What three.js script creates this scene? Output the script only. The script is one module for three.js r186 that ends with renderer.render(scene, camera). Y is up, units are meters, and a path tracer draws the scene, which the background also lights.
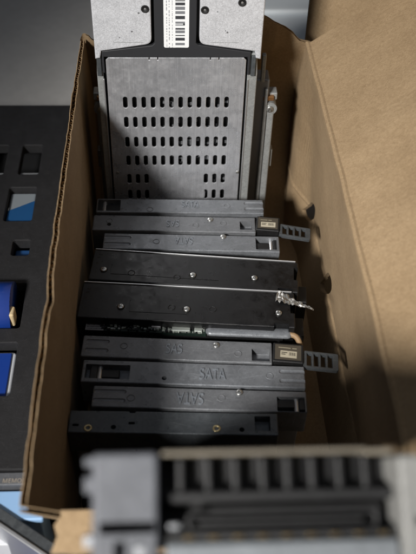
import * as THREE from 'three';
import { mergeGeometries } from 'three/addons/utils/BufferGeometryUtils.js';
import { RoundedBoxGeometry } from 'three/addons/geometries/RoundedBoxGeometry.js';
import { TextGeometry } from 'three/addons/geometries/TextGeometry.js';
import { FontLoader } from 'three/addons/loaders/FontLoader.js';
import { RectAreaLightUniformsLib } from 'three/addons/lights/RectAreaLightUniformsLib.js';
import { Brush, Evaluator, SUBTRACTION } from 'three-bvh-csg';

// ------------------------------------------------------------------ camera, lamps, exposure
const W = 769, H = 1024;
const scene = new THREE.Scene();
scene.background = new THREE.Color(0x000000);
const camera = new THREE.PerspectiveCamera(37.16, W / H, 0.02, 30);
camera.position.set(-0.0359, 0.6720, 0.5318);
camera.up.set(0.01089, 0.69741, -0.71659);
camera.lookAt(-0.0359 + 0.04698, 0.6720 - 0.7162, 0.5318 - 0.69631);
camera.focus = 0.76;
camera.userData.fStop = 6.8;
const renderer = new THREE.WebGLRenderer({ antialias: true });
renderer.setSize(W, H);
renderer.toneMapping = THREE.LinearToneMapping;
renderer.toneMappingExposure = 1.0;
renderer.shadowMap.enabled = true;
RectAreaLightUniformsLib.init();

const LAMP = new THREE.Vector3(-0.80, 1.24, 1.32);          // shaded bulb, in front and to the left of the box
const key = new THREE.SpotLight(0xfffcf8, 19, 0, 0.30, 0.95, 2);
key.position.copy(LAMP);
key.target.position.set(0.13, 0.18, -0.02);
key.castShadow = true;
key.shadow.radius = 6;
key.shadow.mapSize.set(2048, 2048);
scene.add(key, key.target);
const FILL_PANEL = { x: -0.2, y: 2.3, z: 0.0, w: 2.0, d: 2.0 };      // unseen overhead panel, added as dim fill light
const fill = new THREE.RectAreaLight(0xe8effc, 0.2, FILL_PANEL.w, FILL_PANEL.d);
fill.position.set(FILL_PANEL.x, FILL_PANEL.y - 0.012, FILL_PANEL.z);
fill.lookAt(FILL_PANEL.x, 0, FILL_PANEL.z);
scene.add(fill);

// ------------------------------------------------------------------ helpers
let seed = 7;
function rnd() { seed |= 0; seed = seed + 0x6D2B79F5 | 0; let t = Math.imul(seed ^ seed >>> 15, 1 | seed); t = t + Math.imul(t ^ t >>> 7, 61 | t) ^ t; return ((t ^ t >>> 14) >>> 0) / 4294967296; }
const rr = (a, b) => a + (b - a) * rnd();
function makeNoise(n) {                                          // tiling value noise, n cells
  const g = new Float32Array(n * n); for (let i = 0; i < n * n; i++) g[i] = rnd();
  return (u, v) => {
    const x = ((u % 1) + 1) % 1 * n, y = ((v % 1) + 1) % 1 * n, i = Math.floor(x), j = Math.floor(y);
    let a = x - i, b = y - j; a = a * a * (3 - 2 * a); b = b * b * (3 - 2 * b);
    const G = (p, q) => g[(q % n) * n + (p % n)];
    return (G(i, j) * (1 - a) + G(i + 1, j) * a) * (1 - b) + (G(i, j + 1) * (1 - a) + G(i + 1, j + 1) * a) * b;
  };
}
const N8 = makeNoise(8), N24 = makeNoise(24), N64 = makeNoise(64), N200 = makeNoise(200);
const wob = (t, k = 0) => (N24(t, 0.137 + k * 0.211) - 0.5) * 2;
function tex(size, fn, srgb, metres) {
  const d = new Uint8Array(size * size * 4);
  for (let y = 0; y < size; y++) for (let x = 0; x < size; x++) {
    const c = fn(x / size, y / size, x, y), o = (y * size + x) * 4;
    for (let k = 0; k < 3; k++) d[o + k] = Math.max(0, Math.min(255, Array.isArray(c) ? c[k] : c));
    d[o + 3] = 255;
  }
  const t = new THREE.DataTexture(d, size, size);
  t.wrapS = t.wrapT = THREE.RepeatWrapping; t.magFilter = THREE.LinearFilter; t.minFilter = THREE.LinearMipmapLinearFilter; t.generateMipmaps = true;
  if (srgb) t.colorSpace = THREE.SRGBColorSpace;
  t.repeat.set(1 / metres, 1 / metres); t.needsUpdate = true;
  return t;
}
function canvasTex(w, h, draw) {
  const c = document.createElement('canvas'); c.width = w; c.height = h; const g = c.getContext('2d'); draw(g, w, h);
  const t = new THREE.CanvasTexture(c); t.colorSpace = THREE.SRGBColorSpace; return t;
}
function uvBox(g) {                                              // uv in metres, from the face's direction
  g = g.index ? g.toNonIndexed() : g;
  const p = g.attributes.position, uv = new Float32Array(p.count * 2), a = new THREE.Vector3(), b = new THREE.Vector3(), c = new THREE.Vector3();
  for (let i = 0; i < p.count; i += 3) {
    a.fromBufferAttribute(p, i); b.fromBufferAttribute(p, i + 1); c.fromBufferAttribute(p, i + 2);
    const n = b.clone().sub(a).cross(c.clone().sub(a)); const ax = Math.abs(n.x), ay = Math.abs(n.y), az = Math.abs(n.z);
    [a, b, c].forEach((q, k) => {
      const o = (i + k) * 2;
      if (ay >= ax && ay >= az) { uv[o] = q.z; uv[o + 1] = q.x; } else if (ax >= az) { uv[o] = q.z; uv[o + 1] = q.y; } else { uv[o] = q.x; uv[o + 1] = q.y; }
    });
  }
  g.setAttribute('uv', new THREE.BufferAttribute(uv, 2));
  return g;
}
const clean = g => { g = g.index ? g.toNonIndexed() : g; for (const k of Object.keys(g.attributes)) if (!['position', 'normal'].includes(k)) g.deleteAttribute(k); return g; };
const taken = new Map();
function numbered(n) { const k = taken.get(n) || 0; taken.set(n, k + 1); return k ? n + '_' + String(k).padStart(3, '0') : n; }
function obj(name, geos, mat, parent, keepUV) {
  let g = Array.isArray(geos) ? (geos.length > 1 ? mergeGeometries(geos.map(clean)) : geos[0]) : geos;
  if (!keepUV) g = uvBox(g);
  const m = new THREE.Mesh(g, mat); m.name = parent ? name : numbered(name); m.castShadow = m.receiveShadow = true;
  (parent || scene).add(m); return m;
}
function thing(name, label, category, pos = [0, 0, 0], turn = 0, group) {
  const o = new THREE.Group(); o.name = numbered(name); o.position.set(...pos); o.rotation.y = turn;
  o.userData = { label, category }; if (group) o.userData.group = group; scene.add(o); return o;
}
function tag(o, label, category, group) { o.userData = { label, category }; if (group) o.userData.group = group; return o; }
const box = (w, h, d, x = 0, y = 0, z = 0) => new THREE.BoxGeometry(w, h, d).translate(x, y, z);
const rbox = (w, h, d, r, x = 0, y = 0, z = 0) => new RoundedBoxGeometry(w, h, d, 2, Math.min(r, w / 2.01, h / 2.01, d / 2.01)).translate(x, y, z);
const cyl = (r, h, x = 0, y = 0, z = 0, n = 24) => new THREE.CylinderGeometry(r, r, h, n).translate(x, y, z);
const lathe = (pts, n = 28) => new THREE.LatheGeometry(pts.map(p => new THREE.Vector2(p[0], p[1])), n);
const ev = new Evaluator(); ev.attributes = ['position', 'normal'];
function cut(base, ...tools) {
  let b = new Brush(clean(base)); b.updateMatrixWorld();
  for (const t of tools) { const q = new Brush(clean(t)); q.updateMatrixWorld(); b = ev.evaluate(b, q, SUBTRACTION); }
  const g = b.geometry; g.clearGroups(); return clean(g);
}
function slab(pts, depth, holes = [], bevel = 0, curve = 6) {    // outline in x,y, front face at z = depth
  const s = pts instanceof THREE.Shape ? pts : new THREE.Shape(pts.map(p => new THREE.Vector2(p[0], p[1])));
  s.holes = holes;
  return new THREE.ExtrudeGeometry(s, { depth: depth - 2 * bevel, bevelEnabled: bevel > 0, bevelSize: bevel, bevelThickness: bevel, bevelOffset: -bevel, bevelSegments: 2, curveSegments: curve }).translate(0, 0, bevel);
}
function rrect(x0, y0, x1, y1, r, C = THREE.Shape) {
  const s = new C(); s.moveTo(x0 + r, y0); s.lineTo(x1 - r, y0); s.absarc(x1 - r, y0 + r, r, -Math.PI / 2, 0); s.lineTo(x1, y1 - r); s.absarc(x1 - r, y1 - r, r, 0, Math.PI / 2);
  s.lineTo(x0 + r, y1); s.absarc(x0 + r, y1 - r, r, Math.PI / 2, Math.PI); s.lineTo(x0, y0 + r); s.absarc(x0 + r, y0 + r, r, Math.PI, Math.PI * 1.5); return s;
}
const font = await new FontLoader().loadAsync('fonts/droid/droid_sans_bold.typeface.json');
const fontR = await new FontLoader().loadAsync('fonts/droid/droid_sans_regular.typeface.json');
function text(str, size, depth, f = fontR) {                     // lies flat, reads from +z, centred
  const g = new TextGeometry(str, { font: f, size, depth, curveSegments: 4, bevelEnabled: false });
  g.computeBoundingBox(); const b = g.boundingBox; g.translate(-(b.max.x + b.min.x) / 2, -(b.max.y + b.min.y) / 2, 0); g.rotateX(-Math.PI / 2); return g;
}

// ------------------------------------------------------------------ materials
const fib = new Float32Array(1024 * 1024);                       // paper fibres
for (let k = 0; k < 15000; k++) {
  let x = rnd() * 1024, y = rnd() * 1024; const a = rnd() * Math.PI * 2, l = rr(4, 22), s = rr(-1, 1), b = rr(-0.03, 0.03); let t = a;
  for (let i = 0; i < l; i++) { x += Math.cos(t); y += Math.sin(t); t += b; fib[((y & 1023) << 10) + (x & 1023)] += s; }
}
const mark = new Float32Array(1024 * 1024);                       // scuffs and specks in the board
for (let k = 0; k < 46; k++) { let x = rnd() * 1024, y = rnd() * 1024; const a = rnd() * 6.28, b = rr(-0.006, 0.006), l = rr(20, 190), s = rnd() < 0.7 ? rr(6, 20) : rr(-16, -6), w = rnd() < 0.3 ? 2 : 1; let t = a; for (let i = 0; i < l; i++) { x += Math.cos(t); y += Math.sin(t); t += b; for (let q = 0; q < w; q++) mark[(((y | 0) + q & 1023) << 10) + (x & 1023)] = s * (0.3 + 0.7 * rnd()); } }
for (let k = 0; k < 900; k++) { const x = rnd() * 1024 | 0, y = rnd() * 1024 | 0, s = rr(-30, 22); for (let i = 0; i < 3; i++) for (let j = 0; j < 2; j++) mark[((y + j & 1023) << 10) + (x + i & 1023)] += s * rnd(); }
const kraftT = tex(1024, (u, v, x, y) => {
  const n = (N8(u, v) - 0.5) * 12 + (N24(u, v) - 0.5) * 6 + (N64(u, v) - 0.5) * 5 + (N200(u, v) - 0.5) * 14 + rr(-12, 12) + fib[y * 1024 + x] * 15 + Math.max(0, fib[(y * 2 + 77 & 1023) * 1024 + (x * 2 + 31 & 1023)]) * 9 + mark[y * 1024 + x];
  return [173 + n, 148 + n * 0.97, 115 + n * 0.9];
}, true, 0.24);
const kraftB = tex(1024, (u, v, x, y) => 128 + Math.sin(u * Math.PI * 2 * 34 + (N24(u, v) - 0.5) * 1.2) * 22 * (0.4 + N8(u, v)) + (N64(u, v) - 0.5) * 16 + (N200(u, v) - 0.5) * 45 + fib[y * 1024 + x] * 12, false, 0.24);
const grainB = tex(512, (u, v) => 128 + rr(-60, 60) + (N200(u, v) - 0.5) * 70, false, 0.06);
const speckT = tex(512, (u, v) => { const n = (N64(u, v) - 0.5) * 22 + (N200(u, v) - 0.5) * 34 + rr(-20, 20) + (N8(u, v) - 0.5) * 10; return [206 + n, 207 + n, 208 + n]; }, true, 0.07);
const brushRow = new Float32Array(512).map(() => rnd());
const brushB = tex(512, (u, v, x, y) => 128 + (brushRow[x] - 0.5) * 120 + (N200(u * 1, v * 0.05) - 0.5) * 60, false, 0.05);
const scuffR = tex(512, (u, v, x, y) => 135 + (N24(u, v) - 0.5) * 90 + (N64(u, v) - 0.5) * 60 + fib[y * 1024 + x] * 16, false, 0.12);
const scr = new Float32Array(512 * 512);                          // fine handling scratches
for (let k = 0; k < 260; k++) { let x = rnd() * 512, y = rnd() * 512; const a = rnd() < 0.6 ? rr(-0.25, 0.25) + Math.PI / 2 : rnd() * 6.28, l = rr(8, 90), s = rr(0.2, 1); for (let i = 0; i < l; i++) { x += Math.cos(a); y += Math.sin(a); scr[((y & 511) << 9) + (x & 511)] += s * (0.4 + 0.6 * rnd()); } }
const dustT = base => tex(512, (u, v, x, y) => { const s = rnd() > 0.991 ? rr(15, 70) : 0, f = Math.max(0, fib[(y * 2 & 1023) * 1024 + (x * 2 & 1023)]) * 7, n = (N8(u, v) - 0.5) * 9 + (N24(u, v) - 0.5) * 10 + (N64(u, v) - 0.5) * 9 + (N200(u, v) - 0.5) * 8 + (scr[y * 512 + x] || 0) * 38; return base.map(c => c + n * (0.35 + c / 160) + s + f); }, true, 0.13);
const std = (o) => new THREE.MeshStandardMaterial(o);
const M = {
  kraft: std({ map: kraftT, color: 0xdedcd8, bumpMap: kraftB, bumpScale: 0.0003, roughness: 0.9 }),
  kraftEdge: std({ map: kraftT, color: 0xe6dccd, bumpMap: grainB, bumpScale: 0.0004, roughness: 0.95 }),
  floor: std({ map: tex(512, (u, v) => { const n = (N8(u, v) - 0.5) * 10 + (N64(u, v) - 0.5) * 8 + rr(-4, 4); return [214 + n, 211 + n, 206 + n]; }, true, 0.6), roughness: 0.55 }),
  tray: std({ map: dustT([114, 117, 121]), bumpMap: grainB, bumpScale: 0.0001, roughnessMap: scuffR, roughness: 0.72, metalness: 0.3 }),
  trayB: std({ map: dustT([107, 109, 112]), bumpMap: grainB, bumpScale: 0.00012, roughnessMap: scuffR, roughness: 0.8, metalness: 0.25 }),
  letter: std({ map: dustT([124, 129, 135]), roughness: 0.45, metalness: 0.3 }),  // lighter than the rail plastic: specular brightness put into the colour
  trayDark: std({ map: dustT([78, 82, 85]), bumpMap: grainB, bumpScale: 0.0001, roughnessMap: scuffR, roughness: 0.8, metalness: 0.35 }),
  trayPale: std({ map: dustT([82, 84, 89]), bumpMap: grainB, bumpScale: 0.00012, roughness: 0.6, metalness: 0.1 }),
  black: std({ map: dustT([15, 15, 16]), bumpMap: grainB, bumpScale: 0.00008, roughnessMap: scuffR, roughness: 0.75 }),
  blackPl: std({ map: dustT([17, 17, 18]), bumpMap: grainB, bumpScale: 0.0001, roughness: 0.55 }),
  gasket: std({ color: 0x2b2c2f, bumpMap: grainB, bumpScale: 0.0001, roughness: 0.5 }),
  cast: std({ map: speckT, color: 0xf6f7fb, bumpMap: grainB, bumpScale: 0.0003, roughness: 0.5, metalness: 0.2 }),
  plate: std({ map: tex(512, (u, v, x, y) => { const n = (brushRow[x] - 0.5) * 16 + (N64(u, v * 0.3) - 0.5) * 14 + (N8(u, v) - 0.5) * 16 + rr(-4, 4) + (scr[y * 512 + x] || 0) * 14; return [220 + n, 222 + n, 227 + n]; }, true, 0.11), bumpMap: brushB, bumpScale: 0.00006, roughnessMap: scuffR, roughness: 0.6, metalness: 0.75 }),
  rail: std({ map: speckT, color: 0xc4c6c4, roughness: 0.42, metalness: 0.4 }),
  drive: std({ color: 0x8d8f92, bumpMap: grainB, bumpScale: 0.0002, roughness: 0.5, metalness: 0.7 }),
  steel: std({ color: 0xb9b9b6, roughness: 0.36, metalness: 0.95 }),
  steelEdge: std({ color: 0xc9cacb, roughness: 0.35, metalness: 0.8 }),
  brass: std({ color: 0xc9b88c, roughness: 0.35, metalness: 0.85 }),
  copper: std({ color: 0xa87a4e, roughness: 0.4, metalness: 0.8 }),
  gold: std({ color: 0x8a7650, roughness: 0.35, metalness: 0.9 }),
  pcb: std({ map: dustT([20, 34, 28]), roughness: 0.5 }),
  chip: std({ color: 0x141517, roughness: 0.5 }),
  tin: std({ color: 0xc6cdc6, roughness: 0.35, metalness: 0.7 }),
  foil: std({ color: 0xa3a19c, roughness: 0.4, metalness: 0.85, side: THREE.DoubleSide }),
  ribbon: std({ color: 0x8a7052, roughness: 0.6 }),
  paper: std({ color: 0xd9dadb, roughness: 0.7 }),
  caseTop: std({ map: dustT([27, 27, 29]), bumpMap: grainB, bumpScale: 0.0003, roughness: 0.7 }),
  caseLip: std({ map: dustT([84, 86, 90]), roughness: 0.6 }),
  caseIn: std({ color: 0x1b1c1e, roughness: 0.8 }),
  blue: new THREE.MeshPhysicalMaterial({ color: 0x1a3a88, roughness: 0.3, clearcoat: 0.6, clearcoatRoughness: 0.15 }),
  blueBag: std({ color: 0x2a4ea6, roughness: 0.35, side: THREE.DoubleSide }),
  paleBlue: std({ color: 0x8fb4dc, roughness: 0.35 }),
  tan: std({ color: 0xc8b48e, roughness: 0.7 }),
  white: std({ color: 0xd8dade, roughness: 0.6 }),
};

// ------------------------------------------------------------------ floor, lamp and added fill panel
{
  const g = new THREE.PlaneGeometry(6, 6).rotateX(-Math.PI / 2).translate(0, 0, 0);
  const f = obj('floor', g, M.floor); f.userData = { kind: 'structure', label: 'pale grey floor under the cardboard box', category: 'floor' };
  const cp = thing('added_fill_panel', 'unseen flat white panel added above the box as fill light', 'lamp', [FILL_PANEL.x, FILL_PANEL.y, FILL_PANEL.z]);  // out of view, added to brighten what the key lamp misses
  obj('housing', box(FILL_PANEL.w + 0.04, 0.05, FILL_PANEL.d + 0.04, 0, 0.035, 0), M.white, cp);
  obj('diffuser', box(FILL_PANEL.w, 0.01, FILL_PANEL.d, 0, 0.0, 0), std({ color: 0xffffff, emissive: 0xe8effc, emissiveIntensity: 0.2, roughness: 0.8 }), cp);
  const fl = thing('floor_lamp', 'standing lamp with metal shade beside the box', 'lamp', [LAMP.x - 0.12, 0, LAMP.z + 0.09]);
  const local = LAMP.clone().sub(fl.position);
  obj('base', lathe([[0, 0], [0.12, 0], [0.12, 0.015], [0.02, 0.025], [0, 0.025]]), M.blackPl, fl);
  obj('pole', cyl(0.009, LAMP.y + 0.1, 0, (LAMP.y + 0.1) / 2 + 0.01, 0), M.blackPl, fl);
  const aim = key.target.position.clone().sub(LAMP).normalize();
  const sh = lathe([[0.04, -0.17], [0.08, -0.15], [0.22, 0.09], [0.217, 0.09], [0.077, -0.145], [0.04, -0.165]]);
  sh.applyQuaternion(new THREE.Quaternion().setFromUnitVectors(new THREE.Vector3(0, 1, 0), aim)).translate(local.x, local.y, local.z);
  obj('lamp_shade', sh, M.blackPl, fl);
  const bulb = obj('bulb', new THREE.SphereGeometry(0.12, 20, 14).translate(local.x, local.y, local.z), std({ color: 0xffffff, emissive: 0xfffcf8, emissiveIntensity: 1.2 }), fl);
  bulb.castShadow = false;
}

// ------------------------------------------------------------------ cardboard box
const BX0 = -0.121, BX1 = 0.104, BZ0 = -0.205, BZ1 = 0.298, BY = 0.25, T = 0.0042;
const crate = thing('cardboard_box', 'worn open brown corrugated cardboard box holding drives, one wide flap folded out', 'box');
function corrWall(len, topIn, topOut, place, parent, mat = M.kraft, rows = 14) {   // u along the wall, v up, w = thickness away from the inside
  const n = Math.round(len / 0.0022);
  const liner = (top, w0, w1) => {                               // thin sheet: two faces, top edge, both ends
    const pos = [], idx = [], quad = (a, b, c, d) => idx.push(a, b, c, a, c, d);
    const grid = (w, flip) => { const o = pos.length / 3; for (let i = 0; i <= n; i++) for (let j = 0; j <= rows; j++) { const u = len * i / n; pos.push(u, 0.004 + (top(u) - 0.004) * j / rows, w); if (i && j) { const q = o + i * (rows + 1) + j, r = q - rows - 1; flip ? quad(r - 1, r, q, q - 1) : quad(r - 1, q - 1, q, r); } } };
    grid(w1, false); grid(w0, true);
    const o = pos.length / 3; for (let i = 0; i <= n; i++) { const u = len * i / n; pos.push(u, top(u), w0, u, top(u), w1); if (i) { const q = o + 2 * i; quad(q - 2, q - 1, q + 1, q); } }
    for (const u of [0, len]) { const e = pos.length / 3; for (let j = 0; j <= rows; j++) { const y = 0.004 + (top(u) - 0.004) * j / rows; pos.push(u, y, w0, u, y, w1); if (j) { const q = e + 2 * j; quad(q - 2, q - 1, q + 1, q); } } }
    const g = new THREE.BufferGeometry(); g.setAttribute('position', new THREE.Float32BufferAttribute(pos, 3)); g.setIndex(idx); g.computeVertexNormals(); return g;
  };
  const gi = liner(topIn, -0.0006, 0), go = liner(topOut, -T, -T + 0.0006);
  const per = 0.0068, m = Math.round(len / per * 10), pos = [], idx = [], R = rows + 1;
  for (let i = 0; i <= m; i++) {
    const u = len * i / m, w = -T / 2 + Math.sin(u / per * Math.PI * 2 + wob(u * 3, 5) * 0.8) * (T / 2 - 0.0007), t = Math.min(topIn(u), topOut(u)) - 0.0006 - 0.0008 * N200(u * 4, 0.3);
    for (let j = 0; j <= rows; j++) { pos.push(u, 0.004 + (t - 0.004) * j / rows, w); if (i && j) { const q = i * R + j, r = q - R; idx.push(r - 1, q - 1, q, r - 1, q, r); } }
  }
  const gf = new THREE.BufferGeometry(); gf.setAttribute('position', new THREE.Float32BufferAttribute(pos, 3)); gf.setIndex(idx); gf.computeVertexNormals();
  for (const g of [gi, go, gf]) place(g);
  const w = obj('wall', gi, mat, parent); obj('outer_liner', go, mat, w); const f = obj('fluting', gf, M.kraftEdge, w); f.material = fluteMat; return w;
}
const fluteMat = M.kraftEdge.clone(); fluteMat.side = THREE.DoubleSide;
// bow of the tall sides
const bow = (g, axis, fn) => { const p = g.attributes.position; for (let i = 0; i < p.count; i++) { const v = [p.getX(i), p.getY(i), p.getZ(i)]; v[axis] += fn(...v); p.setXYZ(i, ...v); } g.computeVertexNormals(); return g; };
// left side: cut edge, flaps gone
const NB = 0.174, slope = (BZ1 - NB) / BY;                       // the near side leans outwards under the tray that rests on it
const bulge = y => 0.042 * Math.sin(Math.PI * Math.max(0, Math.min(1, y / BY))) ** 0.8;          // the far side is pushed out
const slant = (y, z) => (z - BZ0) * (NB + slope * Math.min(y, BY) - BZ1) / (BZ1 - BZ0) - bulge(y) * (BZ1 - z) / (BZ1 - BZ0);
const edgeL = k => u => BY + wob(u * 2.2, k) * 0.0016 + wob(u * 9, k + 2) * 0.0007 + wob(u * 31, k + 7) * 0.0005 - 0.003 * Math.exp(-(((u - 0.345) / 0.012) ** 2)) * (k ? 1 : 0.4) - 0.0022 * Math.exp(-(((u - 0.39) / 0.008) ** 2));
corrWall(BZ1 - BZ0, edgeL(0), edgeL(1), g => { g.rotateY(-Math.PI / 2); g.translate(BX0, 0, BZ0); bow(g, 2, (x, y, z) => slant(y, z)); bow(g, 0, (x, y, z) => -0.0015 * Math.sin((z - BZ0) / 0.5 * Math.PI) * y / BY + wob(z * 5, 3) * 0.0006 * y / BY + Math.exp(-(((z - 0.142) / 0.012) ** 2)) * 0.0012 * (y > 0.23)); }, crate);
// far side, with a torn stub of its flap
const farTop = k => u => { const x = BX0 + u; const pts = [[-0.121, 0.2495], [-0.118, 0.257], [-0.112, 0.254], [-0.108, 0.248], [-0.09, 0.262], [0.03, 0.285], [0.045, 0.285], [0.059, 0.277], [0.075, 0.2675], [0.09, 0.257], [0.097, 0.2495], [0.104, 0.246], [0.126, 0.243]]; let i = 1; while (i < pts.length - 1 && pts[i][0] < x) i++; const [a, b] = [pts[i - 1], pts[i]]; const t = Math.max(0, Math.min(1, (x - a[0]) / (b[0] - a[0]))); return a[1] + (b[1] - a[1]) * t + wob(u * 7, 11 + k) * 0.0012; };
corrWall(BX1 + 0.021 - BX0, farTop(0), farTop(1), g => { g.translate(BX0, 0, BZ0); bow(g, 2, (x, y) => -bulge(y)); }, crate, M.kraft, 14);
// near side
const nearTop = k => u => BY + wob(u * 3, 21 + k) * 0.001 - 0.0004;
corrWall(BX1 - BX0, nearTop(0), nearTop(1), g => { g.rotateY(Math.PI).translate(BX1, 0, 0); bow(g, 2, (x, y) => NB + slope * y + 0.012 * Math.max(0, Math.min(1, (x - BX0) / 0.06)) * (y / BY) ** 2); }, crate);
// bottom
obj('bottom', box(BX1 - BX0 + 0.016, 0.003, NB + 0.008 - BZ0 + 0.01, (BX0 + BX1) / 2 + 0.0035, 0.0022, (NB + BZ0) / 2 - 0.005), M.kraft, crate);
// right side and its flap: one bent sheet, scored twice, with two torn openings on the lower score
{
  const prof = [[0.1130, 0.004], [0.1165, 0.03], [0.1195, 0.055], [0.1212, 0.068], [0.1216, 0.0705], [0.1204, 0.0735], [0.1214, 0.0772], [0.1208, 0.082], [0.1170, 0.12], [0.1115, 0.175], [0.1070, 0.22], [0.1048, 0.2405], [0.1030, 0.2440], [0.1030, 0.2472], [0.1050, 0.2490], [0.1072, 0.2488], [0.1095, 0.2505]];
  const al = 37 * Math.PI / 180; for (const l of [0.003, 0.03, 0.06, 0.1, 0.14, 0.18, 0.215]) prof.push([0.1095 + l * Math.cos(al), 0.2505 + l * Math.sin(al)]);
  const pts = prof.map(p => new THREE.Vector2(p[0], p[1])), off = pts.map((p, i) => { const a = pts[Math.max(0, i - 1)], b = pts[Math.min(pts.length - 1, i + 1)], d = b.clone().sub(a).normalize(); return new THREE.Vector2(p.x + d.y * T, p.y - d.x * T); });
  const z0 = BZ0, z1 = BZ1 + 0.01, nz = 90;
  // wall part with openings, by boolean; flap part separately so that it stays a clean sheet
  const iw = 15;
  const strip = (a, b) => {
    const s = new THREE.Shape([...pts.slice(a, b), ...off.slice(a, b).reverse()]);
    return new THREE.ExtrudeGeometry(s, { depth: z1 - z0, steps: nz, bevelEnabled: false }).translate(0, 0, z0);
  };
  const hole = pts => { const c = new THREE.SplineCurve([...pts, pts[0]].map(p => new THREE.Vector2(-p[1], p[0]))); const sh = new THREE.Shape(c.getPoints(36).slice(0, -1)); return new THREE.ExtrudeGeometry(sh, { depth: 0.05, bevelEnabled: false }).rotateY(Math.PI / 2).translate(0.095, 0, 0); };
  const sw = bow(strip(0, iw), 2, (x, y, z) => slant(y, z));
  const wall = cut(sw, hole([[0.0575, -0.1701], [0.0808, -0.1551], [0.0965, -0.1352], [0.0977, -0.124], [0.0813, -0.1298], [0.0617, -0.1467], [0.0539, -0.1623]]), hole([[0.0593, -0.0534], [0.0813, -0.0435], [0.1015, -0.0265], [0.1072, -0.0115], [0.0965, -0.0084], [0.075, -0.0232], [0.0573, -0.044]]));
  const near1 = z => { const t = Math.max(0, Math.min(1, (z - BZ0) / 0.055)); return 1 - t * t * (3 - 2 * t); };
  const warp = g => bow(g, 0, (x, y, z) => -near1(z) * 0.016 * Math.max(0, 1 - Math.abs(y - 0.075) / 0.17)).translate(0, 0, 0) && bow(g, 0, (x, y, z) => { const k = Math.min(1, y / 0.2) * (y < 0.26 ? 1 : Math.max(0, 1 - (y - 0.26) / 0.1)); return k * (wob(z * 1.6 + 0.2, 31) * 0.0006 + 0.002 * Math.sin((z - BZ0) / 0.5 * Math.PI)) + Math.exp(-(((y - 0.0735) / 0.006) ** 2)) * wob(z * 11, 33) * 0.0007; });
  obj('wall', warp(wall), M.kraft, crate);
  const flap = strip(iw - 1, pts.length);
  bow(flap, 1, (x, y, z) => x < 0.11 ? 0 : (x - 0.11) * (0.06 * wob(z * 1.2 + 0.4, 41) + 0.10 * ((z - 0.05) / 0.25)) * 0.6);
  bow(flap, 0, (x, y, z) => wob(z * 1.6 + 0.2, 31) * 0.0006 * Math.max(0, 1 - (y - 0.25) / 0.1) + 0.002 * Math.sin((z - BZ0) / 0.5 * Math.PI) * Math.max(0, 1 - (y - 0.25) / 0.1));
  obj('flap', flap, M.kraft, crate);
}
// stub of the near flap, torn at its end and folded outwards
{
  const p = [], n = 40; const L = 0.175;
  p.push([0, 0], [L, 0], [L, 0.03]);
  for (let i = 0; i <= n; i++) { const u = L * (1 - i / n); p.push([u - (i === n ? 0.004 : 0), 0.0235 + wob(u * 5, 51) * 0.0022 + wob(u * 30, 52) * 0.0008]); }
  p.push([-0.0025, 0.019], [-0.001, 0.014], [-0.003, 0.008], [0.0005, 0.003]);
  const g = slab(p, T, [], 0.0004); g.rotateX(Math.PI / 2 + 0.25); g.translate(-0.0975, 0.2535, 0.3035); obj('flap', g, M.kraft, crate);
}
// pale board lying behind
{
  const t = thing('pale_board', 'pale grey board with a ledge lying on the floor behind the cardboard box', 'board', [0.17, 0.0, -0.74], 0.03);
  obj('panel', rbox(0.32, 0.012, 0.34, 0.002, 0, 0.0065, 0), std({ color: 0xd2d8dc, roughness: 0.5 }), t);
  obj('ledge', rbox(0.32, 0.008, 0.012, 0.0015, 0, 0.0166, 0.03), std({ color: 0xdde2e5, roughness: 0.4 }), t);
}
// brown sheet behind the box
{
  const g = slab([[0, 0], [0.3, 0], [0.3, 0.5], [0.002, 0.5], [0.0, 0.3], [0.001, 0.15]], T, [], 0.0004); g.translate(0.1125, 0.001, -0.268);
  tag(obj('cardboard_sheet', g, M.kraft), 'plain brown cardboard sheet standing upright behind the flap corner', 'cardboard');
}

// ------------------------------------------------------------------ small shared pieces
const screwGeo = cut(lathe([[0, -0.002], [0.0029, -0.002], [0.0029, 0.0006], [0.0024, 0.0012], [0.0008, 0.0014], [0, 0.0014]]), box(0.0033, 0.002, 0.0007, 0, 0.0014, 0), box(0.0007, 0.002, 0.0033, 0, 0.0014, 0));
const ringGeo = lathe([[0.0016, -0.001], [0.0033, -0.001], [0.0033, 0.0004], [0.0029, 0.0008], [0.002, 0.0008], [0.0016, 0.0003], [0.0016, -0.001]]);
const markGeo = lathe([[0.0026, -0.0005], [0.0034, -0.0005], [0.0034, 0.0002], [0.003, 0.0004], [0.0026, 0.0002], [0.0026, -0.0005]]);
const put = (name, geo, mat, parent, x, y, z, turn = 0) => { const m = new THREE.Mesh(geo, mat); m.name = name; m.position.set(x, y, z); m.rotation.y = turn; m.castShadow = m.receiveShadow = true; parent.add(m); return m; };
for (const g of [screwGeo, ringGeo, markGeo]) uvBox(g);
const labelTex = q => canvasTex(256, 160, (g, w, h) => {
  g.fillStyle = '#453f35'; g.fillRect(0, 0, w, h); g.save(); g.translate(128, 100); g.rotate(q ? 0.03 : -0.02); g.translate(-128, -100);
  g.fillStyle = q ? '#a79f8b' : '#b3ab97'; g.fillRect(q ? 52 : 40, 64, q ? 160 : 186, 72); g.fillStyle = '#3a372f'; g.fillRect(q ? 62 : 52, 80, 58, 9); g.fillRect(q ? 62 : 52, 98, q ? 40 : 50, 9);
  for (let i = 0; i < 14; i++) g.fillRect(134 + i * 5, 78, 1 + (i * (q ? 5 : 7)) % 4, 34); g.fillStyle = '#8f8874'; g.fillRect(30, 30, q ? 120 : 90, 9); g.fillRect(q ? 165 : 132, 30, 44, 9); g.restore();
  g.fillStyle = '#4a463c'; for (let i = 0; i < 26; i++) g.fillRect((i * 97 + q * 31) % 250, (i * 61) % 156, 2 + i % 5, 1 + i % 2);
});
const latchLabels = [0, 1].map(q => std({ map: labelTex(q), roughness: 0.6 }));

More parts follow.
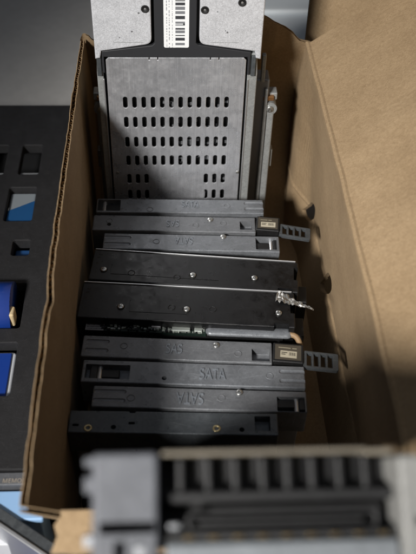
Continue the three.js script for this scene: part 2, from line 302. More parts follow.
// the ladder-like latch arm: a thin frame with open cells
function leverGeo(len, wid, cells) {
  const holes = []; const c = (len - 0.006) / cells;
  for (let i = 0; i < cells; i++) holes.push(rrect(0.003 + i * c, -wid / 2 + 0.0022, 0.003 + (i + 1) * c - 0.0018, wid / 2 - 0.0022, 0.0006, THREE.Path));
  return slab(rrect(0, -wid / 2, len, wid / 2, 0.0015), 0.004, holes, 0.0003, 3).rotateX(-Math.PI / 2);
}

// ------------------------------------------------------------------ grey caddies on edge
// xl,zl / xr,zr: ends of the rear top edge; th thickness
function caddy(o) {
  const dx = o.xr - o.xl, dz = o.zr - o.zl, L = Math.hypot(dx, dz), turn = -Math.atan2(dz, dx), th = o.th, top = o.top ?? 0.125;
  const nx = -dz / L, nz = dx / L;
  const t = thing('drive_caddy', o.label, 'drive caddy', [(o.xl + o.xr) / 2 + nx * th / 2, 0.0045, (o.zl + o.zr) / 2 + nz * th / 2], turn, 'grey drive caddies standing on edge in the box');
  const Ht = top - 0.0045, mat = o.mat || (taken.get('drive_caddy') % 2 ? M.tray : M.trayB);
  const X = f => (f - 0.5) * L, tools = [];
  // far-side lip and near-side step along the rail, end grooves, pockets
  for (const p of o.pockets || []) tools.push(rbox(p[1] * L, 0.016, p[3] * th, 0.0006, X(p[0]), Ht, (p[2] - 0.5) * th));
  for (const g of o.grooves || []) for (const w of [0.30, 0.68]) tools.push(new THREE.CapsuleGeometry(0.0022, g[1] * L, 3, 10).rotateZ(Math.PI / 2).scale(1, 0.7, 1).translate(X(g[0]), Ht + 0.0004, (w - 0.5) * th));
  for (const d of o.dots || []) tools.push(cyl(0.0021, 0.012, X(d[0]), Ht, (d[1] - 0.5) * th, 16));
  tools.push(box(L * 1.1, 0.0016, 0.0016, 0, Ht, -th / 2));
  obj('side_rail', cut(rbox(L, 0.028, th - 0.0024, 0.0012, 0, Ht - 0.014, 0), ...tools), mat, t);
  obj('drive_body', [rbox(L * 0.94, Ht - 0.028, th - 0.005, 0.001, 0, (Ht - 0.028) / 2 + 0.002, 0)], M.drive, t);
  obj('lower_rail', rbox(L * 0.97, 0.018, th - 0.0016, 0.001, 0, 0.009, 0), mat, t);
  for (const s of o.screws || []) put('screw', screwGeo, s[2] || M.steel, t, X(s[0]), Ht + 0.0002, (s[1] - 0.5) * th, s[0] * 40);
  for (const s of o.rings || []) put('brass_insert', ringGeo, M.brass, t, X(s[0]), Ht, (s[1] - 0.5) * th);
  for (const s of o.marks || []) put('mould_mark', markGeo, mat, t, X(s[0]), Ht, (s[1] - 0.5) * th);
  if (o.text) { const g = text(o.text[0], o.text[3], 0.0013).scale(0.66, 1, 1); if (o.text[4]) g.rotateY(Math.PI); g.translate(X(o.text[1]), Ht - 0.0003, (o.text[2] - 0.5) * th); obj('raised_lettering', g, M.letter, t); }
  for (const l of o.latches || []) {                             // dark catch lying in its pocket
    const s = l[1] || 1, lt = obj('latch', [rbox(0.017, 0.005, th * 0.34, 0.001, X(l[0]) + s * 0.004, Ht - 0.0055, 0), rbox(0.006, 0.009, th * 0.62, 0.001, X(l[0]) - s * 0.009, Ht - 0.006, 0)], M.blackPl, t);
    obj('latch_pin', cyl(0.0022, th * 0.7, 0, 0, 0).rotateX(Math.PI / 2).translate(X(l[0]) - s * 0.004, Ht - 0.0045, 0), M.steelEdge, lt);
  }
  if (o.tab) {                                                   // end block with sticker and ladder arm
    const tb = new THREE.Group(); tb.name = 'latch_arm'; tb.position.set(L / 2 + 0.0005, Ht, 0); tb.rotation.y = o.tab.turn; t.add(tb);
    const bw = o.tab.w, bd = o.tab.d;
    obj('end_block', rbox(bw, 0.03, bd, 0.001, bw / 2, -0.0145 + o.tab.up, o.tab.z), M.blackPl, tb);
    const s = new THREE.Mesh(new THREE.PlaneGeometry(bw * 0.86, bd * 0.8).rotateX(-Math.PI / 2), latchLabels[o.zl > 0 ? 1 : 0]); s.name = 'sticker'; s.position.set(bw / 2, o.tab.up + 0.0009, o.tab.z); s.receiveShadow = true; tb.add(s);
    const lg = leverGeo(o.tab.len, o.tab.arm, 4); lg.rotateZ(-o.tab.dip); lg.translate(bw, o.tab.up - 0.006, o.tab.z + o.tab.az); obj('ladder_arm', lg, M.trayDark, tb);
  }
  return t;
}
// rear to front
caddy({ xl: -0.108, zl: -0.1145, xr: 0.0605, zr: -0.1105, th: 0.0232, text: ['SATA', 0.56, 0.42, 0.0085], pockets: [[0.075, 0.135, 0.5, 0.72]], latches: [[0.07, 1]], grooves: [[0.95, 0.11]], marks: [[0.32, 0.75], [0.78, 0.5], [0.2, 0.3]], screws: [],
  label: 'grey caddy with upright raised SATA lettering right below the perforated metal plate' });
caddy({ xl: -0.110, zl: -0.0895, xr: 0.0505, zr: -0.0835, th: 0.0245, text: ['SAS', 0.49, 0.52, 0.0088, true], pockets: [[0.94, 0.075, 0.55, 0.5]], marks: [[0.8, 0.45], [0.1, 0.4], [0.63, 0.6]], screws: [[0.72, 0.25]], dots: [[0.1, 0.62]],
  tab: { turn: -0.10, w: 0.023, d: 0.020, z: -0.0025, up: 0.0004, len: 0.031, arm: 0.016, dip: 0.1, az: 0.004 },
  label: 'grey caddy with upside-down SAS lettering and stickered black arm, second from the perforated plate' });
caddy({ xl: -0.0985, zl: -0.0628, xr: 0.0715, zr: -0.0555, th: 0.0242, text: ['SATA', 0.455, 0.45, 0.0088, true], pockets: [[0.925, 0.12, 0.5, 0.66]], latches: [[0.93, -1]], grooves: [[0.08, 0.13]], screws: [[0.68, 0.16]], marks: [[0.3, 0.5]],
  label: 'grey caddy with upside-down SATA lettering right behind the two black drives' });
caddy({ xl: -0.110, zl: 0.0668, xr: 0.052, zr: 0.0785, th: 0.0255, text: ['SAS', 0.485, 0.5, 0.0098], pockets: [[0.94, 0.095, 0.6, 0.52]], grooves: [[0.08, 0.1]], marks: [[0.82, 0.6], [0.22, 0.45]], screws: [[0.705, 0.28]],
  tab: { turn: -0.05, w: 0.026, d: 0.0205, z: -0.001, up: 0.0004, len: 0.03, arm: 0.018, dip: 0.05, az: 0.003 },
  label: 'grey caddy with upright SAS lettering and stickered black arm, in front of the circuit board' });
caddy({ xl: -0.1085, zl: 0.0938, xr: 0.0768, zr: 0.1048, th: 0.0252, text: ['SATA', 0.585, 0.5, 0.0108], pockets: [[0.115, 0.2, 0.52, 0.58]], latches: [[0.1, 1]], grooves: [[0.95, 0.11]], dots: [[0.37, 0.72]], marks: [[0.84, 0.5]],
  label: 'grey caddy with large upright SATA lettering at mid length, latch pocket at its dark end' });
caddy({ xl: -0.0985, zl: 0.1208, xr: 0.0752, zr: 0.1308, th: 0.0232, text: ['SATA', 0.455, 0.52, 0.0108, true], pockets: [[0.925, 0.13, 0.62, 0.62]], latches: [[0.93, -1]], grooves: [[0.08, 0.13]], screws: [[0.685, 0.2]], marks: [[0.18, 0.55], [0.6, 0.45]],
  label: 'grey caddy with upside-down SATA lettering next to the caddy with two brass rings' });
caddy({ xl: -0.1158, zl: 0.1448, xr: 0.0495, zr: 0.1518, th: 0.0232, mat: M.trayDark, rings: [[0.095, 0.78], [0.705, 0.72]], dots: [[0.215, 0.72], [0.825, 0.74]], pockets: [[0.035, 0.03, 0.66, 0.1], [0.3, 0.03, 0.08, 0.12], [0.3, 0.03, 0.55, 0.1], [0.925, 0.075, 0.48, 0.6]],
  label: 'dark grey metal caddy with two brass rings, in front of the lettered caddies' });

// ------------------------------------------------------------------ two black drives
function blackDrive(o) {
  const dx = o.xr - o.xl, dz = o.zr - o.zl, L = Math.hypot(dx, dz), turn = -Math.atan2(dz, dx), th = o.th, Ht = o.top - 0.0045, nx = -dz / L, nz = dx / L;
  const t = thing('black_drive', o.label, 'hard drive', [(o.xl + o.xr) / 2 + nx * th / 2, 0.0045, (o.zl + o.zr) / 2 + nz * th / 2], turn, 'black drives standing side by side');
  const X = f => (f - 0.5) * L, tools = [];
  tools.push(box(0.013, 0.02, 0.006, L / 2 - 0.012, Ht, th / 2 - 0.002), box(0.02, 0.03, th * 0.4, L / 2 + 0.006, Ht, -th * 0.1));
  for (const s of o.screws) tools.push(cyl(0.0036, 0.002, X(s[0]), Ht, (s[1] - 0.5) * th));
  const [g0, g1] = o.groove; for (const q of [box((g1 - g0) * L, 0.0008, 0.0007, X((g0 + g1) / 2), Ht, th * 0.27), box(0.0007, 0.0008, th * 0.3, X(g0), Ht, th * 0.12)]) tools.push(q);
  obj('casing', cut(rbox(L, Ht - 0.002, th - 0.002, 0.0012, 0, Ht / 2 + 0.001, 0), ...tools), M.black, t);
  obj('bright_edge', rbox(L * 0.985, 0.005, 0.0013, 0.0005, -L * 0.004, Ht - 0.0017, -th / 2 + 0.0003), M.steelEdge, t);
  for (const s of o.screws) put('screw', screwGeo, M.steel, t, X(s[0]), Ht + 0.0004, (s[1] - 0.5) * th, s[0] * 30);
  for (const s of o.pits) put('rivet', markGeo, M.black, t, X(s[0]), Ht, (s[1] - 0.5) * th);
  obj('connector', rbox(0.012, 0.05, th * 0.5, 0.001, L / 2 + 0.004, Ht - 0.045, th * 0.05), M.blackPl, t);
  return t;
}
blackDrive({ xl: -0.1055, zl: -0.0318, xr: 0.0845, zr: -0.0118, th: 0.0405, top: 0.132, screws: [[0.065, 0.66], [0.495, 0.66], [0.79, 0.63]], pits: [[0.2, 0.7], [0.42, 0.75]], groove: [0.1, 0.62], label: 'black drive with three silver screws, the one behind, clear of the torn foil' });
blackDrive({ xl: -0.1135, zl: 0.0108, xr: 0.0765, zr: 0.0268, th: 0.0435, top: 0.132, screws: [[0.195, 0.66], [0.5, 0.64], [0.925, 0.62]], pits: [[0.43, 0.6], [0.62, 0.6]], groove: [0.235, 0.5], label: 'black drive with torn silver foil at one end, beside the circuit board' });

// torn foil scrap on the second black drive
{
  const n = 26, m = 5, pos = [], idx = [];
  for (let i = 0; i <= n; i++) for (let j = 0; j <= m; j++) {
    const u = i / n, w = (j / m - 0.5) * 0.0135 * (1 - 0.85 * u) * (0.7 + 0.6 * rnd());
    pos.push(u * 0.034 + (rnd() - 0.5) * 0.0012, 0.0012 + 0.0016 * rnd() + 0.0018 * Math.sin(u * 9) ** 2 * (j / m) + u * 0.001, w + u * 0.0105 + (rnd() - 0.5) * 0.0014);
    if (i && j) { const a = i * (m + 1) + j; idx.push(a - m - 2, a - 1, a, a - m - 2, a, a - m - 1); }
  }
  let g = new THREE.BufferGeometry(); g.setAttribute('position', new THREE.Float32BufferAttribute(pos, 3)); g.setIndex(idx); g = g.toNonIndexed(); g.computeVertexNormals();
  const f = obj('foil_scrap', g, M.foil); f.position.set(0.060, 0.1308, 0.032); f.rotation.y = -0.24;
  tag(f, 'torn crumpled strip of silver foil on the end of black drive', 'foil');
}

// ------------------------------------------------------------------ drive with bare circuit board
{
  const t = thing('bare_drive', 'thin drive with bare circuit board squeezed against the black drive', 'hard drive', [-0.022, 0.0045, 0.0618], -0.068);
  const Ht = 0.1195, L = 0.172;
  obj('body', rbox(L, Ht - 0.004, 0.006, 0.001, 0, Ht / 2 - 0.002, 0.0), M.blackPl, t);
  const b = obj('circuit_board', box(0.094, 0.003, 0.0078, -0.029, Ht - 0.0035, 0), M.pcb, t);
  const tin = [], chips = [];
  for (let i = 0; i < 190; i++) { const x = rr(-0.075, 0.017), w = rr(0.0006, 0.0026), d = rr(0.0006, 0.0018), h = rr(0.0008, 0.0026); (rnd() > (x > -0.03 ? 0.35 : 0.6) ? tin : chips).push(box(w, h, d, x, Ht - 0.0018 + h / 2, rr(-0.0033, 0.0033))); }
  obj('solder_points', tin, M.tin, b).userData.kind = 'stuff'; obj('chips', chips, M.chip, b).userData.kind = 'stuff';
  obj('white_connector', rbox(0.008, 0.003, 0.003, 0.0005, -0.026, Ht - 0.0005, -0.0015), M.white, b);
  obj('metal_can', [rbox(0.016, 0.0028, 0.0052, 0.0006, -0.004, Ht - 0.0005, 0.0005), rbox(0.007, 0.0025, 0.005, 0.0006, 0.011, Ht - 0.0005, 0.0005)], M.tin, b);
  obj('metal_cover', new THREE.CapsuleGeometry(0.0052, 0.066, 6, 16).rotateZ(Math.PI / 2).scale(1, 0.6, 1.05).translate(0.0555, Ht - 0.001, 0.0005), M.tray, t);
  const rib = new THREE.TubeGeometry(new THREE.CatmullRomCurve3([[0.09, Ht - 0.001, 0.001], [0.096, Ht - 0.001, 0.003], [0.1, Ht - 0.006, 0.007], [0.1005, Ht - 0.03, 0.008]].map(p => new THREE.Vector3(...p))), 16, 0.0026, 8).scale(1, 1, 1);
  obj('ribbon_cable', rib, M.ribbon, t);
  const s = put('sticker', new THREE.PlaneGeometry(0.016, 0.0085).rotateX(-Math.PI / 2), std({ map: canvasTex(128, 72, (g, w, h) => { g.fillStyle = '#8f9094'; g.fillRect(0, 0, w, h); g.fillStyle = '#34363a'; g.fillRect(0, 0, w, 5); for (let r = 0; r < 3; r++) for (let x = 10; x < 115; x += 9) g.fillRect(x, 16 + r * 18, 4 + ((x + r * 5) % 4), 9); }), roughness: 0.6 }), t, -0.0795, Ht - 0.0008, 0.0005);
}

// ------------------------------------------------------------------ tall tray with the perforated plate
const FX = -0.0262;                                              // middle of the tray
{
  const t = thing('perforated_tray', 'tall silver drive tray with slotted metal plate, black handle and barcode label', 'drive tray', [FX, 0.0045, -0.148]);
  const y = v => v - 0.0045, x = v => v - FX, Z = 0.013, TOP = 0.36;
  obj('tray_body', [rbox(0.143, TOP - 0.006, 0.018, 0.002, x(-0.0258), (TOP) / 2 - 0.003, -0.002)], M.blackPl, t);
  // side rails, narrower below the clips
  for (const s of [-1, 1]) {
    const o = s < 0 ? [[-0.1005, 0.006], [-0.0935, 0.006], [-0.0945, 0.277], [-0.0995, 0.277], [-0.1005, 0.256]] : [[0.0478, 0.006], [0.0405, 0.006], [0.0385, 0.277], [0.0468, 0.277], [0.0482, 0.256]];
    const r = obj('side_rail', slab(s < 0 ? o.map(p => [x(p[0]), y(p[1])]) : o.map(p => [x(p[0]), y(p[1])]).reverse(), 0.02, [], 0.001).translate(0, 0, -0.0085), M.rail, t);
    obj('clip', rbox(0.0042, 0.021, 0.003, 0.0008, x(s < 0 ? -0.0977 : 0.0437), y(0.2645), Z - 0.0006), M.trayDark, r);
    obj('rib', rbox(0.0015, 0.24, 0.003, 0.0006, x(s < 0 ? -0.0945 : 0.0398), y(0.13), Z - 0.002), M.steelEdge, r);
  }
  // slotted plate
  const holes = [], rows = [0.2255, 0.203, 0.1795, 0.1565, 0.133, 0.112];
  rows.forEach((ry, r) => { for (let c = 0; c < 12; c++) { if (r > 3 && c > 2 && c < 9) continue; const cx = -0.0757 + c * 0.00875, cy = ry; const h = 0.0062, w = 0.0021; const p = new THREE.Path(); p.moveTo(x(cx + w), y(cy - h + w)); p.lineTo(x(cx + w), y(cy + h - w)); p.absarc(x(cx), y(cy + h - w), w, 0, Math.PI); p.lineTo(x(cx - w), y(cy - h + w)); p.absarc(x(cx), y(cy - h + w), w, Math.PI, Math.PI * 2); holes.push(p); } });
  const ol = [[-0.0925, 0.02], [0.0372, 0.02], [0.0368, 0.271], [0.0345, 0.2735], [0.012, 0.2735], [0.012, 0.2712], [0.0112, 0.2712], [0.0112, 0.2735], [0.0042, 0.2735], [0.0042, 0.2712], [0.0034, 0.2712], [0.0034, 0.2735], [-0.0438, 0.2735], [-0.0438, 0.2712], [-0.0446, 0.2712], [-0.0446, 0.2735], [-0.0516, 0.2735], [-0.0516, 0.2712], [-0.0524, 0.2712], [-0.0524, 0.2735], [-0.089, 0.2735], [-0.0915, 0.271]];
  const pl = obj('perforated_plate', slab(ol.map(p => [x(p[0]), y(p[1])]), 0.0016, holes, 0.0005, 5).translate(0, 0, Z - 0.0008), M.plate, t);
  obj('pressed_ring', new THREE.TorusGeometry(0.021, 0.0016, 8, 48).scale(1, 1, 0.14).translate(x(-0.02), y(0.112), Z + 0.0006), M.plate, pl);
  for (const [sx, sy] of [[-0.0905, 0.141], [0.0372, 0.141]]) put('rivet', screwGeo.clone().rotateX(Math.PI / 2).scale(0.6, 0.6, 0.6), M.steel, pl, x(sx + (sx < 0 ? 0.003 : -0.002)), y(sy), Z + 0.0006);
  // glimpse of the drive's electronics behind the slots
  const bits = []; for (let i = 0; i < 60; i++) bits.push(box(rr(0.003, 0.009), rr(0.002, 0.006), 0.0012, x(rr(-0.04, 0.03)), y(rr(0.11, 0.24)), 0.0078));
  obj('inner_board', bits, M.drive, t).userData.kind = 'stuff';
  // black handle: crossbar, drooping ends, neck
  const hd = [[-0.0945, 0.258], [-0.0928, 0.258], [-0.0928, 0.2745], [0.0382, 0.2745], [0.0382, 0.256], [0.0402, 0.256], [0.0404, 0.2795], [-0.0075, 0.2868], [-0.0095, 0.2885], [-0.0095, 0.357], [-0.0468, 0.357], [-0.0468, 0.2885], [-0.0488, 0.2862], [-0.0948, 0.2802]];
  const h = obj('handle', slab(hd.map(p => [x(p[0]), y(p[1])]), 0.004, [], 0.0006).translate(0, 0, Z - 0.0025), M.gasket, t);
  const lab = canvasTex(256, 1024, (g, w, hh) => {
    g.fillStyle = '#e9ebec'; g.fillRect(0, 0, w, hh); g.fillStyle = '#2d2e31'; let yy = 40; let k = 3;
    while (yy < 900) { k = (k * 37 + 11) % 101; const q = 8 + k % 24; g.fillStyle = k % 3 ? '#3a3b3f' : '#77797d'; g.fillRect(118, yy, 96, q); yy += q + 7 + (k % 4) * 5; }
    g.fillStyle = '#8d9095'; for (const c of [26, 52, 84]) { let p = 30 + c; while (p < 960) { k = (k * 53 + 7) % 97; g.fillRect(c, p, 9 + (c === 84 ? -3 : 0), 6 + k % 18); p += 14 + k % 24; } }
    g.fillStyle = '#222'; g.beginPath(); g.arc(205, 640, 9, 0, 7); g.fill();
  });
  const lg = slab(rrect(-0.0112, -0.036, 0.0112, 0.036, 0.0015), 0.0003, [], 0, 4); { const p = lg.attributes.position, uv = lg.attributes.uv; for (let i = 0; i < p.count; i++) uv.setXY(i, (p.getX(i) + 0.0112) / 0.0224, (p.getY(i) + 0.0525) / 0.105); }
  const lm = new THREE.Mesh(lg, std({ map: lab, roughness: 0.55 })); lm.name = 'barcode_label'; lm.position.set(x(-0.0272), y(0.3205), Z + 0.0017); lm.castShadow = lm.receiveShadow = true; h.add(lm);
  // cast panels beside the neck
  for (const s of [-1, 1]) {
    const sh = new THREE.Shape(); const a = s < 0 ? -0.0492 : -0.0068, e = s < 0 ? -0.1005 : 0.0496, q = s < 0 ? -1 : 1;
    sh.moveTo(x(a), y(0.357)); sh.lineTo(x(a), y(0.2945)); sh.quadraticCurveTo(x(a), y(0.2888), x(a + q * 0.006), y(0.2878)); sh.lineTo(x(e - q * 0.006), y(0.2815)); sh.lineTo(x(e - q * 0.0045), y(0.2745)); sh.lineTo(x(e), y(0.2735)); sh.lineTo(x(e), y(0.357));
    const c = obj('cast_panel', slab(sh, 0.012, [], 0.0012, 6).translate(0, 0, Z - 0.0085), M.cast, t);
    obj('pressed_line', box(0.026, 0.0004, 0.0003, x(s < 0 ? -0.07 : 0.016), y(0.2905), Z + 0.0035).rotateZ(0), M.rail, c);
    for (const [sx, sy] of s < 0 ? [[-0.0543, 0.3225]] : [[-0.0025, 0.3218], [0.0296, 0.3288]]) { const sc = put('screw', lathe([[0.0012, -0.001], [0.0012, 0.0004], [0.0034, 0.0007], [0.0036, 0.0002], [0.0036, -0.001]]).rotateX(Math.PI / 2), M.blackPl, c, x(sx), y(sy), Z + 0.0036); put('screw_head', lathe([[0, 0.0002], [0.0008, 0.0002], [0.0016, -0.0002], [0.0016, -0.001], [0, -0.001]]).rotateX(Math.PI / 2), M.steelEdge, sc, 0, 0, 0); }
    for (let i = 0; i < 3; i++) put('pit', cyl(0.0005 + 0.0004 * rnd(), 0.0004, 0, 0, 0, 8).rotateX(Math.PI / 2), M.drive, c, x((a + e) / 2 + rr(-0.015, 0.015)), y(rr(0.292, 0.33)), Z + 0.0035);
  }
}
// bare drive behind the perforated tray
{
  const t = thing('hard_drive', 'bare silver hard drive standing behind the perforated tray, screw bosses showing', 'hard drive', [-0.0175, 0.0045, -0.1755]);
  const x = v => v + 0.0185, y = v => v - 0.0045;
  obj('casing', rbox(0.165, 0.225, 0.02, 0.002, 0, 0.1135, 0), M.drive, t);
  for (const s of [-1, 1]) {
    const e = s * 0.0855;
    const r = obj('edge_rail', [rbox(0.007, 0.19, 0.019, 0.0015, e, 0.1, 0.002), rbox(0.0035, 0.21, 0.005, 0.001, e - s * 0.006, 0.112, 0.0105)], M.rail, t);
    obj('screw_boss', [cyl(0.0072, 0.016, 0, 0, 0, 28).rotateX(Math.PI / 2).translate(e - s * 0.001, 0.193, 0.003), rbox(0.016, 0.008, 0.012, 0.001, e - s * 0.002, 0.205, 0.001)], M.rail, r);
    obj('copper_pad', rbox(0.011, 0.005, 0.004, 0.0008, e - s * 0.003, 0.2045, 0.0085), M.copper, r);
    put('screw', screwGeo.clone().rotateX(Math.PI / 2).scale(1.3, 1.3, 1.3), M.steel, r, e - s * 0.001, 0.193, 0.0112);
    obj('side_tab', rbox(0.004, 0.022, 0.01, 0.001, e + s * 0.0045, 0.128, 0.002), M.rail, r);
    obj('corner_post', rbox(0.004, 0.03, 0.006, 0.001, e - s * 0.0105, 0.238, 0.0075), M.rail, r);
  }
}

// ------------------------------------------------------------------ tray leaning on the near side, seen at its end
{
  const lean = 30 * Math.PI / 180, L = 0.345, E = new THREE.Vector3(-0.0155, 0.4014, 0.3818), ax = new THREE.Vector3(0, Math.cos(lean), Math.sin(lean));
  const b = E.clone().addScaledVector(ax, -L);
  const t = thing('leaning_tray', 'out-of-focus drive tray leaning on the box rim, grey corner block and black ribbed end', 'drive tray', [b.x, b.y, b.z]);
  t.rotation.set(lean, 0, -0.02);
  const k = 0.000376, U = px => (px - 228) * k, V = py => (py - 500) * k;
  const q = (x0, x1, y0, y1, top, h, r = 0.0008) => rbox(U(x1) - U(x0), h, V(y1) - V(y0), r, (U(x0) + U(x1)) / 2, top - h / 2, (V(y0) + V(y1)) / 2);
  obj('body', [rbox(0.126, L - 0.03, 0.016, 0.002, 0.0095, (L - 0.03) / 2, -0.0085)], M.black, t);
  // grey corner block with tabs
  const cb = obj('corner_block', cut(q(79, 143, 453, 560, L, 0.03, 0.002), q(86, 139, 518, 529, L + 0.01, 0.03, 0.0004), q(100, 128, 536, 600, L + 0.01, 0.016, 0.0004)), M.trayPale, t);
  for (const [y0, y1] of [[457, 466], [475, 491]]) obj('tab', q(71, 82, y0, y1, L - 0.002, 0.014, 0.0008), M.trayPale, cb);
  obj('clip', [q(70, 84, 530, 542, L - 0.006, 0.012), q(102, 112, 536, 552, L - 0.009, 0.01), q(120, 140, 540, 552, L - 0.004, 0.012)], M.drive, cb);
  // pale block at the other end
  obj('corner_block', cut(q(379, 440, 460, 570, L + 0.001, 0.034, 0.002), q(392, 450, 519, 528, L + 0.011, 0.03, 0.0004)), std({ map: speckT, color: 0x94938f, roughness: 0.6 }), t);
  // rear rim
  obj('rear_rim', [q(146, 352, 452, 457, L - 0.003, 0.02, 0.0008), q(352, 380, 453, 459, L - 0.006, 0.02, 0.0008)], std({ map: speckT, color: 0xa89e8d, roughness: 0.4, metalness: 0.5 }), t);
  // ribbed end
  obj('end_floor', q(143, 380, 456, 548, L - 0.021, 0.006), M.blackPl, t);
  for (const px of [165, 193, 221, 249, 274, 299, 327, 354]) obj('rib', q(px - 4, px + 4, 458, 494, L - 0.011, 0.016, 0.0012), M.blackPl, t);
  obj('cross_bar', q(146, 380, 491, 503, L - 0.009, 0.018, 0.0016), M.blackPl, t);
  const fr = slab(rrect(U(170), -V(531), U(362), -V(511), 0.003), 0.006, [rrect(U(174), -V(529), U(358), -V(515), 0.0018, THREE.Path)], 0.0005, 5).rotateX(-Math.PI / 2).translate(0, L - 0.014, 0);
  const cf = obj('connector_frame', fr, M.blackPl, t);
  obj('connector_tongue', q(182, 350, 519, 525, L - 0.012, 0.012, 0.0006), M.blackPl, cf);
  const cs = obj('contact_strip', q(150, 378, 531, 540, L - 0.006, 0.02, 0.0006), M.blackPl, t);
  for (let i = 0; i < 9; i++) obj('contact', q(168 + i * 24, 177 + i * 24, 533.5, 536.5, L - 0.0052, 0.003, 0.0003), M.gold, cs);
  obj('bright_pin', q(152, 164, 521, 527, L - 0.006, 0.01, 0.0008), M.drive, cs);
  obj('metal_edge', q(150, 377, 540, 575, L - 0.003, 0.02, 0.001), std({ map: speckT, color: 0x8f9498, roughness: 0.5, metalness: 0.3 }), t);
}

// ------------------------------------------------------------------ the phone the picture is taken with, just behind the lens
{
  const t = thing('phone', 'black phone held over the box to take the picture', 'phone', [0, 0, 0]);
  t.position.copy(camera.position); camera.updateMatrixWorld(); t.quaternion.copy(camera.quaternion);
  obj('body', rbox(0.078, 0.16, 0.008, 0.0035, -0.026, -0.064, 0.0085), M.blackPl, t);
  obj('screen', rbox(0.073, 0.154, 0.0008, 0.0003, -0.026, -0.064, 0.0128), M.blackPl, t);
}

// ------------------------------------------------------------------ things beside the box
{
  const t = thing('black_case', 'black plastic case with open pockets and MEMORY strip beside the cardboard box', 'case', [-0.3, 0, -0.06]);
  const X0 = -0.48, X1 = -0.134, Z0 = -0.3165, Z1 = 0.184, lx = v => v + 0.3, lz = v => v + 0.06;
  const P = [[-0.262, -0.216, -0.237, -0.184], [-0.200, -0.178, -0.237, -0.184], [-0.206, -0.177, -0.162, -0.108], [-0.192, -0.1745, -0.079, -0.057], [-0.235, -0.172, -0.0195, 0.0375], [-0.235, -0.1715, 0.0545, 0.1125], [-0.26, -0.222, -0.162, -0.108], [-0.35, -0.28, -0.237, -0.1], [-0.35, -0.28, -0.06, 0.112]];
  const top = slab(rrect(lx(X0), -lz(Z1), lx(X1), -lz(Z0), 0.006), 0.012, P.map(p => rrect(lx(p[0]), -lz(p[3]), lx(p[1]), -lz(p[2]), 0.003, THREE.Path)), 0.001, 4).rotateX(-Math.PI / 2).translate(0, 0.088, 0);
  obj('top_panel', top, M.caseTop, t);
  obj('tub', [box(X1 - X0 - 0.002, 0.045, Z1 - Z0 - 0.002, lx((X0 + X1) / 2), 0.0226, lz((Z0 + Z1) / 2)), box(0.004, 0.088, Z1 - Z0 - 0.002, lx(X1 - 0.004), 0.044, lz((Z0 + Z1) / 2)), box(X1 - X0 - 0.004, 0.088, 0.004, lx((X0 + X1) / 2), 0.044, lz(Z1 - 0.004)), box(X1 - X0 - 0.004, 0.088, 0.004, lx((X0 + X1) / 2), 0.044, lz(Z0 + 0.004))], M.caseIn, t);
  const lip = obj('front_strip', rbox(X1 - X0 - 0.004, 0.02, 0.0115, 0.0015, lx((X0 + X1) / 2), 0.0885, lz(0.1907)), M.caseLip, t);
  const g = text('MEMORY', 0.0036, 0.0003, fontR); g.computeBoundingBox(); g.translate(lx(-0.1668) - g.boundingBox.min.x, 0.0983, lz(0.1928)); obj('lettering', g, std({ color: 0x9a9184, roughness: 0.6 }), lip);
}
// contents of the pockets
const pocketY = 0.0455;
{
  const roll = (name, label, x, z, len, r, y) => { const t = thing(name, label, 'roll', [x, y - r, z], 0); obj('sleeve', lathe([[0.0, -len / 2], [r, -len / 2], [r, len / 2], [0, len / 2]], 40).rotateZ(Math.PI / 2).translate(0, r, 0), M.blue, t); return t; };
  const a = roll('blue_roll', 'glossy blue roll with tan end in the case pocket', -0.207, 0.009, 0.052, 0.026, 0.094);
  obj('tan_end', rbox(0.005, 0.016, 0.012, 0.002, 0.0275, 0.034, 0.016), M.tan, a);
}
{
  const t = thing('blue_pack', 'bright blue block with white border in the case pocket near the box corner', 'pack', [-0.2045, pocketY, 0.0835]);
  obj('white_border', rbox(0.062, 0.044, 0.056, 0.004, 0, 0.022, 0), M.white, t);
  obj('blue_face', rbox(0.055, 0.003, 0.049, 0.0014, 0, 0.0445, 0), M.blue, t);
}
tag(obj('dark_blue_pad', rbox(0.0165, 0.035, 0.021, 0.002, -0.183, pocketY + 0.024, -0.068), std({ color: 0x16406e, roughness: 0.6 })), 'small dark blue pad in the smallest case pocket', 'pad');
{
  const t = thing('packet', 'white packet with blue lower half in a case pocket', 'packet', [-0.1915, pocketY + 0.012, -0.135]);
  obj('sleeve', rbox(0.027, 0.035, 0.052, 0.002, 0, 0.0175, 0), std({ color: 0x7d8489, roughness: 0.5 }), t);  // sleeve and blue band coloured darker: shade put into their colour
  obj('blue_band', slab([[-0.0132, -0.0255], [0.0132, -0.0255], [0.0132, 0.012], [-0.0132, -0.004]], 0.0008, [], 0.0002).rotateX(-Math.PI / 2).translate(0, 0.0353, 0), std({ color: 0x1c4a78, roughness: 0.45 }), t);
}
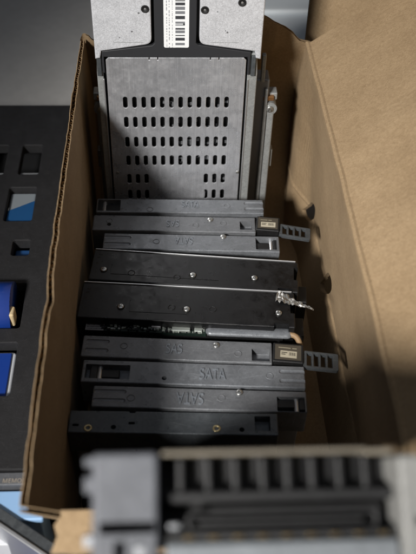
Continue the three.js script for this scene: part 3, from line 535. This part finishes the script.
for (const [x, lab] of [[-0.239, 'pale grey bar in the wide case pocket'], [-0.189, 'pale grey bar in the narrow case pocket nearest the box']]) tag(obj('grey_bar', rbox(x < -0.2 ? 0.044 : 0.0205, 0.048, 0.009, 0.001, x, pocketY + 0.024, -0.1905), std({ color: 0x77797b, roughness: 0.6 })), lab, 'bar');
// pale blue tub, white card, metal rail, blue bag at the near corner
{
  const t = thing('blue_tub', 'pale blue plastic tub beside the near box corner', 'tub', [-0.235, 0, 0.2115]);
  obj('tub', rbox(0.2, 0.088, 0.024, 0.002, 0, 0.0442, 0), M.paleBlue, t);
  obj('lid', rbox(0.204, 0.006, 0.0255, 0.002, 0, 0.0915, 0), M.paleBlue, t);
  const w = obj('white_card', rbox(0.16, 0.075, 0.0075, 0.001, -0.22, 0.0377, 0.2306), M.white); tag(w, 'white card standing against the pale blue tub', 'card');
  const r = thing('metal_rail', 'grey metal rail with bright edge standing in front of the box corner', 'rail', [-0.1465, 0.0, 0.2405], -0.608);
  obj('web', rbox(0.36, 0.098, 0.0095, 0.001, 0.05, 0.049, -0.0052), M.trayDark, r);
  obj('bright_edge', rbox(0.36, 0.1, 0.0032, 0.0008, 0.05, 0.0502, 0.0015), M.steelEdge, r);
  // crumpled bag
  const n = 34, pos = [], idx = []; for (let i = 0; i <= n; i++) for (let j = 0; j <= n; j++) { const u = i / n - 0.5, v = j / n - 0.5, e = Math.max(0, 1 - 4 * Math.max(u * u, v * v)); pos.push(u * 0.14, 0.002 + 0.05 * Math.sqrt(e) * (0.55 + 0.6 * N24(i / n * 0.4, j / n * 0.4)) + 0.006 * rnd() * e, v * 0.11); if (i && j) { const a = i * (n + 1) + j; idx.push(a - n - 2, a - 1, a, a - n - 2, a, a - n - 1); } }
  const g = new THREE.BufferGeometry(); g.setAttribute('position', new THREE.Float32BufferAttribute(pos, 3)); g.setIndex(idx); g.computeVertexNormals();
  const bg = obj('blue_bag', g, M.blueBag); bg.position.set(-0.225, 0, 0.302); tag(bg, 'crumpled blue plastic bag on the floor past the metal rail', 'bag');
}
renderer.render(scene, camera);
